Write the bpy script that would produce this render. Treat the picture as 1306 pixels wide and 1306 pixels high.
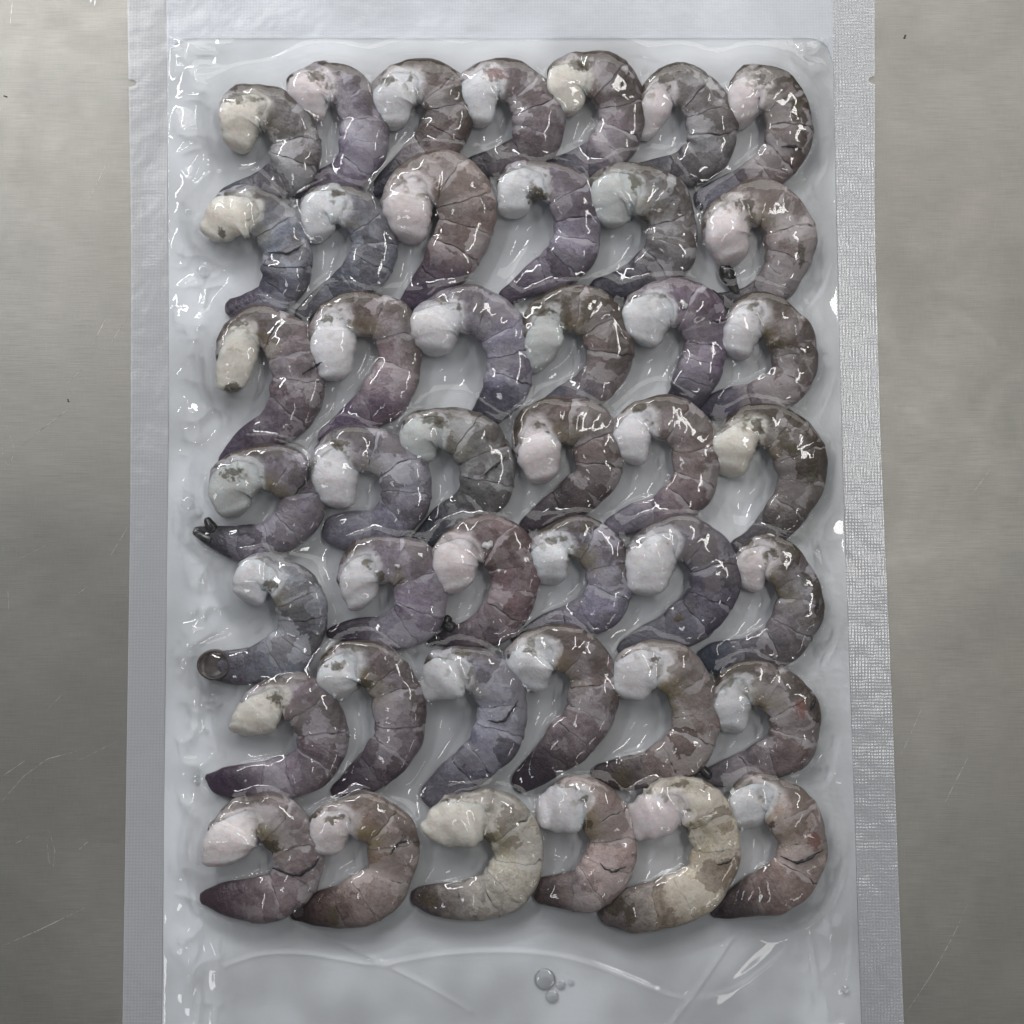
import bpy, math, random
import numpy as np
from mathutils import Vector, Matrix

for o in list(bpy.data.objects):
    bpy.data.objects.remove(o)
scene = bpy.context.scene
COL = scene.collection
R = math.radians

# ------------------------------------------------------------------ camera
DIST, TILT, FOV = 0.45, R(4.2), R(33.3)
CAMP = np.array([0.0, -DIST * math.sin(TILT), DIST * math.cos(TILT)])
cd = bpy.data.cameras.new('camera')
cd.sensor_width = 36.0
cd.sensor_fit = 'AUTO'
cd.angle = FOV
cd.clip_start, cd.clip_end = 0.01, 20.0
cam = bpy.data.objects.new('camera', cd)
cam.location = CAMP
cam.rotation_euler = (TILT, 0, 0)
COL.objects.link(cam)
scene.camera = cam
scene.render.resolution_x = scene.render.resolution_y = 1024

# ------------------------------------------------------------------ room light
w = bpy.data.worlds.new('World')
scene.world = w
w.use_nodes = True
bg = w.node_tree.nodes['Background']
bg.inputs[0].default_value = (0.86, 0.93, 1.0, 1)
bg.inputs[1].default_value = 0.10


def lamp(name, loc, target, sx, sy, power, color, axis=(0, 1, 0)):
    d = bpy.data.lights.new(name, 'AREA')
    d.shape = 'RECTANGLE'
    d.size, d.size_y = sx, sy
    d.energy = power
    d.color = color
    o = bpy.data.objects.new(name, d)
    z = (Vector(loc) - Vector(target)).normalized()
    x = Vector(axis)
    x = (x - z * x.dot(z)).normalized()
    y = z.cross(x)
    m = Matrix((x, y, z)).transposed().to_4x4()
    m.translation = Vector(loc)
    o.matrix_world = m
    COL.objects.link(o)
    return o


lamp('ceiling_panel_lamp', (0.0, 0.50, 0.46), (0, 0.08, 0), 0.9, 0.26, 4.2, (1.0, 0.985, 0.96), (1, 0.0, 0))
lamp('tube_lamp', (0.295, 0.15, 0.95), (0.1, 0.03, 0), 0.36, 0.05, 2.5, (1.0, 0.98, 0.95), (0.05, 1, 0))
lamp('tube_lamp', (-0.43, 0.48, 0.80), (0, 0, 0), 0.50, 0.045, 4.8, (0.97, 0.98, 1.0), (0.5, 1, 0))
lamp('tube_lamp', (0.44, -0.54, 0.95), (0, 0, 0), 0.30, 0.05, 0.7, (1.0, 0.98, 0.95), (0.6, 1, 0))
lamp('tube_lamp', (-0.29, -0.28, 0.95), (-0.05, -0.05, 0), 0.16, 0.05, 0.55, (0.97, 0.98, 1.0), (0.5, 1, 0))

scene.view_settings.view_transform = 'Standard'
scene.view_settings.look = 'None'
scene.view_settings.exposure = -0.56
scene.view_settings.gamma = 1.0
scene.view_settings.use_curve_mapping = False
scene.render.engine = 'CYCLES'
scene.cycles.max_bounces = 4
scene.cycles.use_adaptive_sampling = True
scene.cycles.adaptive_threshold = 0.03
scene.cycles.diffuse_bounces = 3
scene.cycles.glossy_bounces = 3
scene.cycles.transparent_max_bounces = 10

# ------------------------------------------------------------------ helpers
KPX = 2 * DIST * math.tan(FOV / 2) / 1306.0        # metres per photo pixel on the table


def P(px, py, z=0.0):
    """point of the table-top world (at height z) seen at a place of the photograph"""
    t = math.tan(FOV / 2)
    nx, ny = (px - 653.0) / 653.0 * t, -(py - 653.0) / 653.0 * t
    d = np.array([nx, ny * math.cos(TILT) + math.sin(TILT), ny * math.sin(TILT) - math.cos(TILT)])
    k = (z - CAMP[2]) / d[2]
    q = CAMP + d * k
    return q[0], q[1]


def sstep(a, b, x):
    t = np.clip((x - a) / (b - a), 0, 1)
    return t * t * (3 - 2 * t)


def lin(rgb, k=1.0):
    out = []
    for c in rgb:
        c = c / 255.0
        c = c / 12.92 if c <= 0.04045 else ((c + 0.055) / 1.055) ** 2.4
        out.append(min(c * k, 0.95))
    g = sum(out) / 3
    out = [max(c * 1.18 - g * 0.18, 0.0) for c in out]
    return (*out, 1.0)


def mesh_obj(name, verts, faces, mat, parent=None, attrs=None, smooth=True):
    me = bpy.data.meshes.new(name)
    verts = np.asarray(verts, dtype=np.float32)
    if parent is not None:
        verts = verts - np.array(parent.location, dtype=np.float32)
    faces = np.asarray(faces, dtype=np.int32)
    n = faces.shape[1]
    me.vertices.add(len(verts))
    me.vertices.foreach_set('co', verts.ravel())
    me.loops.add(faces.size)
    me.loops.foreach_set('vertex_index', faces.ravel())
    me.polygons.add(len(faces))
    me.polygons.foreach_set('loop_start', np.arange(0, faces.size, n, dtype=np.int32))
    me.polygons.foreach_set('use_smooth', np.full(len(faces), smooth))
    for k, v in (attrs or {}).items():
        a = me.attributes.new(k, 'FLOAT', 'POINT')
        a.data.foreach_set('value', np.asarray(v, dtype=np.float32).ravel())
    me.update(calc_edges=True)
    me.validate()
    me.materials.append(mat)
    o = bpy.data.objects.new(name, me)
    COL.objects.link(o)
    if parent is not None:
        o.parent = parent
    return o


def grid_faces(nu, nv, wrap=False):
    """nu rows x nv columns of points"""
    i, j = np.meshgrid(np.arange(nu - 1), np.arange(nv if wrap else nv - 1), indexing='ij')
    j2 = (j + 1) % nv
    return np.stack([i * nv + j, (i + 1) * nv + j, (i + 1) * nv + j2, i * nv + j2], -1).reshape(-1, 4)


def empty(name, loc):
    o = bpy.data.objects.new(name, None)
    o.location = loc
    o.empty_display_size = 0.005
    COL.objects.link(o)
    return o


class NT:
    def __init__(self, tree):
        self.t = tree

    def n(self, typ, ins=None, **props):
        nd = self.t.nodes.new(typ)
        for k, v in props.items():
            setattr(nd, k, v)
        for k, v in (ins or {}).items():
            s = nd.inputs[k]
            if hasattr(v, 'is_output') or isinstance(v, bpy.types.NodeSocket):
                self.t.links.new(v, s)
            else:
                s.default_value = v
        return nd

    def math(self, op, a, b=0.0, c=0.0, clamp=False):
        return self.n('ShaderNodeMath', {0: a, 1: b, 2: c}, operation=op, use_clamp=clamp).outputs[0]

    def step(self, x, a, b, lo=0.0, hi=1.0):
        return self.n('ShaderNodeMapRange', {0: x, 1: a, 2: b, 3: lo, 4: hi}, interpolation_type='SMOOTHSTEP').outputs[0]

    def mix(self, f, a, b, blend='MIX'):
        nd = self.n('ShaderNodeMix', None, data_type='RGBA', blend_type=blend)
        for idx, v in ((0, f), (6, a), (7, b)):
            if isinstance(v, bpy.types.NodeSocket):
                self.t.links.new(v, nd.inputs[idx])
            else:
                nd.inputs[idx].default_value = v
        return nd.outputs[2]

    def noise(self, vec, scale, detail=3.0, rough=0.55, dist=0.0):
        return self.n('ShaderNodeTexNoise', {'Vector': vec, 'Scale': scale, 'Detail': detail,
                                             'Roughness': rough, 'Distortion': dist}).outputs[0]

    def attr(self, name):
        return self.n('ShaderNodeAttribute', None, attribute_name=name).outputs['Fac']


def new_mat(name):
    m = bpy.data.materials.new(name)
    m.use_nodes = True
    m.node_tree.nodes.clear()
    t = NT(m.node_tree)
    out = t.n('ShaderNodeOutputMaterial')
    return m, t, out


# ------------------------------------------------------------------ materials: steel
def steel_material():
    m, t, out = new_mat('brushed_steel')
    co = t.n('ShaderNodeTexCoord').outputs['Object']
    brush = t.n('ShaderNodeMapping', {'Vector': co, 'Scale': (110, 5200, 1)}).outputs[0]
    brushy = t.n('ShaderNodeMapping', {'Vector': co, 'Scale': (2600, 240, 1)}).outputs[0]
    b1 = t.noise(brush, 1.0, 4, 0.7)
    b2 = t.noise(brushy, 1.0, 3, 0.7)
    cloud = t.noise(co, 14, 5, 0.6, 0.4)
    stain = t.noise(co, 45, 5, 0.65, 0.8)
    warm = t.noise(co, 9, 3, 0.5)
    c = t.mix(t.step(cloud, 0.3, 0.7), (0.240, 0.233, 0.214, 1), (0.322, 0.312, 0.287, 1))
    c = t.mix(t.math('MULTIPLY', t.step(warm, 0.45, 0.7), 0.25), c, (0.30, 0.275, 0.245, 1))
    c = t.mix(t.math('MULTIPLY', t.step(b1, 0.35, 0.7), 0.30), c, (0.10, 0.098, 0.09, 1))
    c = t.mix(t.math('MULTIPLY', t.step(b2, 0.35, 0.8), 0.10), c, (0.42, 0.415, 0.40, 1))
    rgh = t.math('ADD', t.math('MULTIPLY', stain, 0.22), 0.36)
    h = t.math('ADD', t.math('MULTIPLY', b1, 1.0), t.math('MULTIPLY', b2, 0.5))
    bump = t.n('ShaderNodeBump', {'Strength': 0.12, 'Distance': 0.0002, 'Height': h}).outputs[0]
    p = t.n('ShaderNodeBsdfPrincipled', {'Base Color': c, 'Metallic': 0.8, 'Roughness': rgh, 'Normal': bump})
    t.t.links.new(p.outputs[0], out.inputs[0])
    return m


def plain_material(name, color, rough=0.4, metallic=0.0, noise_scale=900, var=0.35):
    m, t, out = new_mat(name)
    co = t.n('ShaderNodeTexCoord').outputs['Object']
    n = t.noise(co, noise_scale, 4)
    dark = tuple(x * (1 - var) for x in color[:3]) + (1,)
    c = t.mix(t.step(n, 0.3, 0.7), dark, color)
    p = t.n('ShaderNodeBsdfPrincipled', {'Base Color': c, 'Metallic': metallic, 'Roughness': rough})
    t.t.links.new(p.outputs[0], out.inputs[0])
    return m


# ------------------------------------------------------------------ materials: film
def film_material(name, haze, rough, hcol=(0.78, 0.80, 0.84, 1), bstr=0.16, fres=1.45, boost=1.0):
    m, t, out = new_mat(name)
    co = t.n('ShaderNodeTexCoord').outputs['Object']
    if bstr > 0:
        n1 = t.noise(co, 420, 1, 0.5)
        nrm = {'Normal': t.n('ShaderNodeBump', {'Strength': bstr, 'Distance': 0.0006, 'Height': n1}).outputs[0]}
    else:
        nrm = {}
    tr = t.n('ShaderNodeBsdfTransparent', {'Color': (0.975, 0.98, 0.985, 1)}).outputs[0]
    df = t.n('ShaderNodeBsdfDiffuse', {'Color': hcol, **nrm}).outputs[0]
    gl = t.n('ShaderNodeBsdfGlossy', {'Color': (1, 1, 1, 1), 'Roughness': rough, **nrm}).outputs[0]
    patch = haze if haze < 0.2 else t.step(t.noise(co, 30, 2, 0.6), 0.3, 0.7, haze * 0.8, haze * 1.2)
    a = t.n('ShaderNodeMixShader', {0: patch, 1: tr, 2: df}).outputs[0]
    fr = t.n('ShaderNodeFresnel', {'IOR': fres, **nrm}).outputs[0]
    fr = t.math('MULTIPLY', fr, boost, clamp=True)
    b = t.n('ShaderNodeMixShader', {0: fr, 1: a, 2: gl}).outputs[0]
    t.t.links.new(b, out.inputs[0])
    return m


def seal_material(name, strength, rough, gloss):
    m, t, out = new_mat(name)
    co = t.n('ShaderNodeTexCoord').outputs['Object']
    sep = t.n('ShaderNodeSeparateXYZ', {0: co})
    wob = t.noise(co, 500, 2)
    pitch = 2 * math.pi / 0.00082
    sx = t.math('SINE', t.math('ADD', t.math('MULTIPLY', sep.outputs[0], pitch), t.math('MULTIPLY', wob, 5.0)))
    sy = t.math('SINE', t.math('ADD', t.math('MULTIPLY', sep.outputs[1], pitch), t.math('MULTIPLY', wob, 5.0)))
    weave = t.math('ADD', t.math('MULTIPLY', sx, 0.5), t.math('MULTIPLY', sy, 0.5))
    big = t.noise(co, 55, 3, 0.6)
    vor = t.n('ShaderNodeTexVoronoi', {'Vector': co, 'Scale': 1500.0, 'Randomness': 0.8})
    grit = t.n('ShaderNodeSeparateColor', {0: vor.outputs['Color']}).outputs[0]
    h = t.math('ADD', weave, t.math('MULTIPLY', grit, 1.8))
    bump = t.n('ShaderNodeBump', {'Strength': strength, 'Distance': 0.00010, 'Height': h}).outputs[0]
    bump2 = t.n('ShaderNodeBump', {'Strength': 0.3, 'Distance': 0.004, 'Height': big, 'Normal': bump}).outputs[0]
    tr = t.n('ShaderNodeBsdfTransparent', {'Color': (0.96, 0.97, 0.98, 1)}).outputs[0]
    df = t.n('ShaderNodeBsdfDiffuse', {'Color': (0.70, 0.73, 0.80, 1), 'Normal': bump}).outputs[0]
    gl = t.n('ShaderNodeBsdfGlossy', {'Color': (1, 1, 1, 1), 'Roughness': rough, 'Normal': bump2}).outputs[0]
    f = t.step(weave, -1.0, 1.0, 0.34, 0.40)
    a = t.n('ShaderNodeMixShader', {0: f, 1: tr, 2: df}).outputs[0]
    b = t.n('ShaderNodeMixShader', {0: gloss, 1: a, 2: gl}).outputs[0]
    t.t.links.new(b, out.inputs[0])
    return m


# ------------------------------------------------------------------ materials: shrimp
def skin_group():
    g = bpy.data.node_groups.new('shrimp_shell_colour', 'ShaderNodeTree')
    for nm, typ in (('Base', 'NodeSocketColor'), ('Tail', 'NodeSocketColor'), ('Flesh', 'NodeSocketColor'),
                    ('Brown', 'NodeSocketFloat'), ('Yellow', 'NodeSocketFloat'), ('Seed', 'NodeSocketFloat'),
                    ('IsFlesh', 'NodeSocketFloat'), ('Blob', 'NodeSocketFloat')):
        g.interface.new_socket(nm, in_out='INPUT', socket_type=typ)
    g.interface.new_socket('Shader', in_out='OUTPUT', socket_type='NodeSocketShader')
    t = NT(g)
    gi = t.n('NodeGroupInput').outputs
    go = t.n('NodeGroupOutput')
    co = t.n('ShaderNodeTexCoord').outputs['Object']
    sv = t.n('ShaderNodeCombineXYZ', {0: gi['Seed'], 1: t.math('MULTIPLY', gi['Seed'], 0.7), 2: 0.0}).outputs[0]
    v = t.n('ShaderNodeVectorMath', {0: co, 1: sv}, operation='ADD').outputs[0]
    along, around, pu = t.attr('along'), t.attr('around'), t.attr('plate_u')
    n1 = t.noise(v, 230, 3, 0.6, 0.3)
    n1b = t.noise(v, 140, 3, 0.55, 0.6)
    n2 = t.noise(v, 800, 3, 0.65)
    n3 = t.noise(v, 2600, 1, 0.6)
    # base to tail
    a2 = t.math('ADD', along, t.math('MULTIPLY', t.math('SUBTRACT', n1, 0.5), 0.35))
    col = t.mix(t.step(a2, 0.52, 0.93), gi['Base'], gi['Tail'])
    tone = t.attr('tone')
    bh = t.math('MULTIPLY', t.step(a2, 0.66, 0.36), t.math('MULTIPLY_ADD', gi['Brown'], 0.32, 0.03))
    bh = t.math('MULTIPLY', bh, t.step(t.noise(v, 95, 3, 0.6), 0.36, 0.56, 0.35, 1.0))
    col = t.mix(bh, col, t.mix(n2, (0.115, 0.099, 0.094, 1), (0.26, 0.228, 0.215, 1)))
    col = t.mix(t.step(tone, 0.45, 1.0, 0.0, 0.75), col, t.mix(1.0, col, (0.64, 0.58, 0.58, 1), 'MULTIPLY'))
    col = t.mix(t.step(tone, 0.45, 0.0, 0.0, 0.55), col, t.mix(0.5, col, (0.42, 0.42, 0.46, 1)))
    # paler, milky blotches and finer mottling
    pale = t.mix(0.55, gi['Base'], (0.62, 0.60, 0.62, 1))
    col = t.mix(t.math('MULTIPLY', t.math('MULTIPLY', t.step(n1b, 0.50, 0.58), t.step(along, 0.80, 0.45)), 0.50), col, pale)
    col = t.mix(t.math('MULTIPLY', t.step(n2, 0.40, 0.70), 0.45), col, t.mix(1.0, col, (0.50, 0.46, 0.45, 1), 'MULTIPLY'))
    col = t.mix(t.math('MULTIPLY', t.step(n3, 0.52, 0.66), 0.40), col, t.mix(1.0, col, (0.45, 0.42, 0.42, 1), 'MULTIPLY'))
    # shell facets and pale milky lobes: irregular cells of differing tone
    wv = t.n('ShaderNodeVectorMath', {0: v, 1: t.n('ShaderNodeVectorMath', {0: t.n('ShaderNodeTexNoise', {'Vector': v, 'Scale': 330.0, 'Detail': 3.0, 'Roughness': 0.7}).outputs[1],
             'Scale': 0.006}, operation='SCALE').outputs[0]}, operation='ADD').outputs[0]
    cell = t.n('ShaderNodeTexVoronoi', {'Vector': wv, 'Scale': 150.0})
    cs = t.n('ShaderNodeSeparateColor', {0: cell.outputs['Color']})
    fade = t.step(along, 0.92, 0.55)
    col = t.mix(t.math('MULTIPLY', t.step(cs.outputs[0], 0.58, 0.66, 0.0, 0.62), fade), col, pale)
    col = t.mix(t.math('MULTIPLY', t.step(cs.outputs[1], 0.55, 0.9, 0.0, 0.75), t.math('MULTIPLY_ADD', fade, 0.6, 0.4)), col,
                t.mix(1.0, col, (0.44, 0.40, 0.38, 1), 'MULTIPLY'))
    # brown pigment with sharp borders on the back of the first plates
    pb = t.step(t.noise(v, 190, 2, 0.5, 1.2), 0.41, 0.46)
    mb = t.math('MULTIPLY', pb, t.step(t.math('ADD', around, t.math('MULTIPLY', n1b, 0.5)), 0.60, 0.85, 1.0, 0.0))
    mb = t.math('MULTIPLY', mb, t.step(along, 0.40, 0.74, 1.0, 0.0))
    mb = t.math('MULTIPLY', mb, gi['Brown'])
    brown = t.mix(n2, (0.022, 0.015, 0.009, 1), (0.095, 0.070, 0.046, 1))
    col = t.mix(mb, col, brown)
    capm = t.math('MULTIPLY', t.step(t.math('ADD', around, t.math('MULTIPLY', n1, 0.3)), 0.58, 0.44),
                  t.step(t.math('SUBTRACT', along, gi['Blob']), 0.16, 0.02))
    col = t.mix(t.math('MULTIPLY', capm, t.math('MULTIPLY_ADD', gi['Brown'], 0.6, 0.35)), col, brown)
    # pale joint band at the front of each plate
    pj = t.math('MULTIPLY', t.step(t.math('ADD', pu, t.math('MULTIPLY', n1b, 0.9)), 0.64, 0.70, 0.72, 0.0), t.step(along, 0.88, 0.55))
    col = t.mix(pj, col, pale)
    # thin dark broken line along the rear rim
    er = t.math('MULTIPLY', t.step(pu, 0.945, 0.975), t.step(t.noise(v, 260, 2), 0.57, 0.66, 0.0, 0.75))
    col = t.mix(er, col, (0.030, 0.022, 0.020, 1))
    fe = t.math('MULTIPLY', t.attr('first'), t.math('MULTIPLY', t.step(pu, 0.30, 0.02), t.step(n1, 0.46, 0.56)))
    col = t.mix(t.math('MULTIPLY', fe, 0.9), col, (0.050, 0.038, 0.018, 1))
    # yellow-olive tint on the belly side of the first plates
    ye = t.math('MULTIPLY', t.step(around, 0.42, 0.68), t.step(along, 0.55, 0.36))
    ye = t.math('MULTIPLY', ye, t.math('MULTIPLY', t.step(n1, 0.34, 0.54), gi['Yellow']))
    col = t.mix(ye, col, t.mix(n2, (0.09, 0.07, 0.02, 1), (0.30, 0.25, 0.09, 1)))
    # cut flesh at the head end
    fb = t.mix(t.math('MULTIPLY', t.step(n1b, 0.45, 0.7), 0.35), gi['Flesh'], (0.50, 0.46, 0.44, 1))
    fb = t.mix(t.math('MULTIPLY', t.step(n2, 0.45, 0.75), 0.22), fb, (0.42, 0.38, 0.38, 1))
    olive = t.math('MULTIPLY', t.step(t.noise(v, 260, 3, 0.5), 0.56, 0.64),
                   t.step(t.math('SUBTRACT', gi['Blob'], along), 0.12, 0.0))
    fb = t.mix(t.math('MULTIPLY', olive, 0.8), fb, (0.10, 0.085, 0.035, 1))
    bl = t.math('MULTIPLY', t.attr('first'), t.step(t.math('ADD', pu, t.math('MULTIPLY', n1, 0.5)), 0.72, 0.30, 0.0, 0.75))
    bl = t.math('MULTIPLY', bl, t.step(around, 0.18, 0.42))
    col = t.mix(bl, col, fb)
    fb2 = t.mix(t.step(t.math('SUBTRACT', a2, gi['Blob']), -0.03, 0.12), fb,
                t.mix(1.0, col, (0.85, 0.80, 0.78, 1), 'MULTIPLY'))
    col = t.mix(gi['IsFlesh'], col, fb2)
    jit = t.math('MULTIPLY', t.math('SUBTRACT', t.noise(v, 600, 3, 0.75), 0.5), 2.2)
    st = t.step(t.math('ADD', t.attr('stain'), jit), 0.45, 0.75, 0.0, 0.8)
    st = t.math('MULTIPLY', st, t.step(t.attr('stain'), 0.02, 0.2))
    col = t.mix(st, col, t.mix(n2, (0.018, 0.012, 0.006, 1), (0.12, 0.092, 0.045, 1)))
    rd = t.math('MULTIPLY', t.step(t.math('ADD', t.attr('red'), jit), 0.45, 0.75, 0.0, 0.7), t.step(t.attr('red'), 0.02, 0.3))
    col = t.mix(rd, col, (0.22, 0.075, 0.05, 1))
    h = t.math('ADD', n2, t.math('MULTIPLY', n1, 2.0))
    bump = t.n('ShaderNodeBump', {'Strength': 0.5, 'Distance': 0.0006, 'Height': h}).outputs[0]
    rg = t.step(n1, 0.3, 0.7, 0.26, 0.44)
    p = t.n('ShaderNodeBsdfPrincipled', {'Base Color': col, 'Roughness': rg, 'Normal': bump,
                                         'Subsurface Weight': t.math('MULTIPLY_ADD', gi['IsFlesh'], 0.45, 0.28), 'Subsurface Radius': (1.0, 0.7, 0.6),
                                         'Subsurface Scale': 0.0035, 'IOR': 1.40})
    t.t.links.new(p.outputs[0], go.inputs[0])
    return g


SKIN = skin_group()


def skin_material(name, base, tail, flesh, brown, yellow, seed, isflesh, blob):
    m, t, out = new_mat(name)
    g = t.n('ShaderNodeGroup', None, node_tree=SKIN)
    for k, v in (('Base', base), ('Tail', tail), ('Flesh', flesh), ('Brown', brown), ('Yellow', yellow),
                 ('Seed', seed), ('IsFlesh', isflesh), ('Blob', blob)):
        g.inputs[k].default_value = v
    t.t.links.new(g.outputs[0], out.inputs[0])
    return m


M_STEEL = steel_material()
M_SCRATCH = plain_material('scratched_steel', (0.62, 0.61, 0.59, 1), 0.4, 0.5, 700, 0.7)
M_FRONT = film_material('clear_front_film', 0.012, 0.035, fres=1.45, boost=0.62, bstr=0)
M_BACK = film_material('hazy_back_film', 0.80, 0.30, hcol=(0.80, 0.818, 0.845, 1), boost=0.6)
M_SEAL = seal_material('frosted_seal_film', 0.13, 0.34, 0.05)
M_SEAL_SHINY = seal_material('shiny_embossed_seal_film', 0.22, 0.24, 0.085)
M_BUBBLE = film_material('bubble_film', 0.02, 0.02, fres=1.5, boost=1.6, bstr=0)
M_DARK = plain_material('dark_shrimp_limb', (0.045, 0.040, 0.042, 1), 0.25, 0, 900, 0.6)
M_OPEN = plain_material('cut_tail_end', (0.10, 0.082, 0.078, 1), 0.35, 0, 500, 0.55)
M_SPECK = plain_material('brown_speck', (0.07, 0.045, 0.025, 1), 0.6)

# ------------------------------------------------------------------ steel table
tv = [(-0.6, -0.5, 0), (0.6, -0.5, 0), (0.6, 0.5, 0), (-0.6, 0.5, 0),
      (-0.6, -0.5, -0.03), (0.6, -0.5, -0.03), (0.6, 0.5, -0.03), (-0.6, 0.5, -0.03)]
tf = [(0, 1, 2, 3), (7, 6, 5, 4), (0, 4, 5, 1), (1, 5, 6, 2), (2, 6, 7, 3), (3, 7, 4, 0)]
table = mesh_obj('steel_table', tv, tf, M_STEEL, smooth=False)
table['kind'] = 'structure'
table['label'] = 'brushed stainless steel table top with scratches under the bag'


def strip(pts, wid, z, taper=True, n=14):
    """flat tapered ribbon along pixel points"""
    pts = np.array(pts, float)
    d = np.r_[0, np.cumsum(np.hypot(*np.diff(pts, axis=0).T))]
    s = np.linspace(0, d[-1], n)
    px, py = np.interp(s, d, pts[:, 0]), np.interp(s, d, pts[:, 1])
    q = np.array([P(a, b, z) for a, b in zip(px, py)])
    tg = np.gradient(q, axis=0)
    tg /= np.linalg.norm(tg, axis=1)[:, None]
    nn = np.c_[-tg[:, 1], tg[:, 0]]
    ww = wid * (0.15 + 0.85 * np.sin(np.pi * np.linspace(0.04, 0.96, n))) if taper else np.full(n, wid)
    a, b = q + nn * ww[:, None] / 2, q - nn * ww[:, None] / 2
    v = np.zeros((n, 2, 3))
    v[:, 0, :2], v[:, 1, :2], v[:, :, 2] = a, b, z
    return v.reshape(-1, 3), grid_faces(n, 2)


SCR = [([(0, 1025), (30, 990), (60, 968), (98, 958)], .22), ([(2, 1207), (50, 1186), (108, 1158)], .22),
       ([(12, 1080), (38, 1066)], .20), ([(0, 992), (32, 970)], .18), ([(98, 1086), (116, 1070)], .18),
       ([(113, 255), (142, 197)], .16), ([(118, 440), (137, 402)], .18), ([(140, 440), (165, 400)], .18),
       ([(84, 490), (106, 470)], .14), ([(140, 710), (167, 666)], .20), ([(95, 760), (112, 748)], .16),
       ([(24, 572), (50, 550), (92, 518)], .16), ([(1153, 1296), (1190, 1240), (1215, 1195), (1234, 1154)], .20),
       ([(1203, 1028), (1240, 955)], .18), ([(1146, 970), (1176, 903)], .14), ([(1240, 630), (1262, 600)], .10),
       ([(60, 905), (80, 885)], .14), ([(100, 970), (150, 945)], .12), ([(0, 560), (6, 590), (12, 594), (19, 575), (8, 540)], .14),
       ([(2, 738), (10, 752), (12, 790)], .14), ([(60, 1070), (62, 1100), (68, 1105), (70, 1085), (63, 1060)], .16),
       ([(13, 30), (16, 0)], .25), ([(115, 6), (117, -6)], .6), ([(120, 8), (123, -6)], .6), ([(20, 715), (70, 690)], .10)]
for pts, wd in SCR:
    v, f = strip(pts, wd * 0.8e-3, 0.00006)
    mesh_obj('scratch', v, f, M_SCRATCH, table)
for cx, cy, r_ in ((1154, 47, 2.6), (7, 123, 2.0), (87, 511, 2.0)):
    a = np.linspace(0, 2 * np.pi, 10, endpoint=False)
    rr = r_ * (0.7 + 0.5 * np.sin(a * 2 + cx))
    v = [(*P(cx, cy), 0.0003)] + [(*P(cx + r0 * math.cos(t_) * 1.3, cy + r0 * math.sin(t_)), 0.00004) for t_, r0 in zip(a, rr)]
    f = [(0, i + 1, (i + 1) % 10 + 1) for i in range(10)]
    mesh_obj('speck', v, f, M_SPECK, table)

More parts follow.
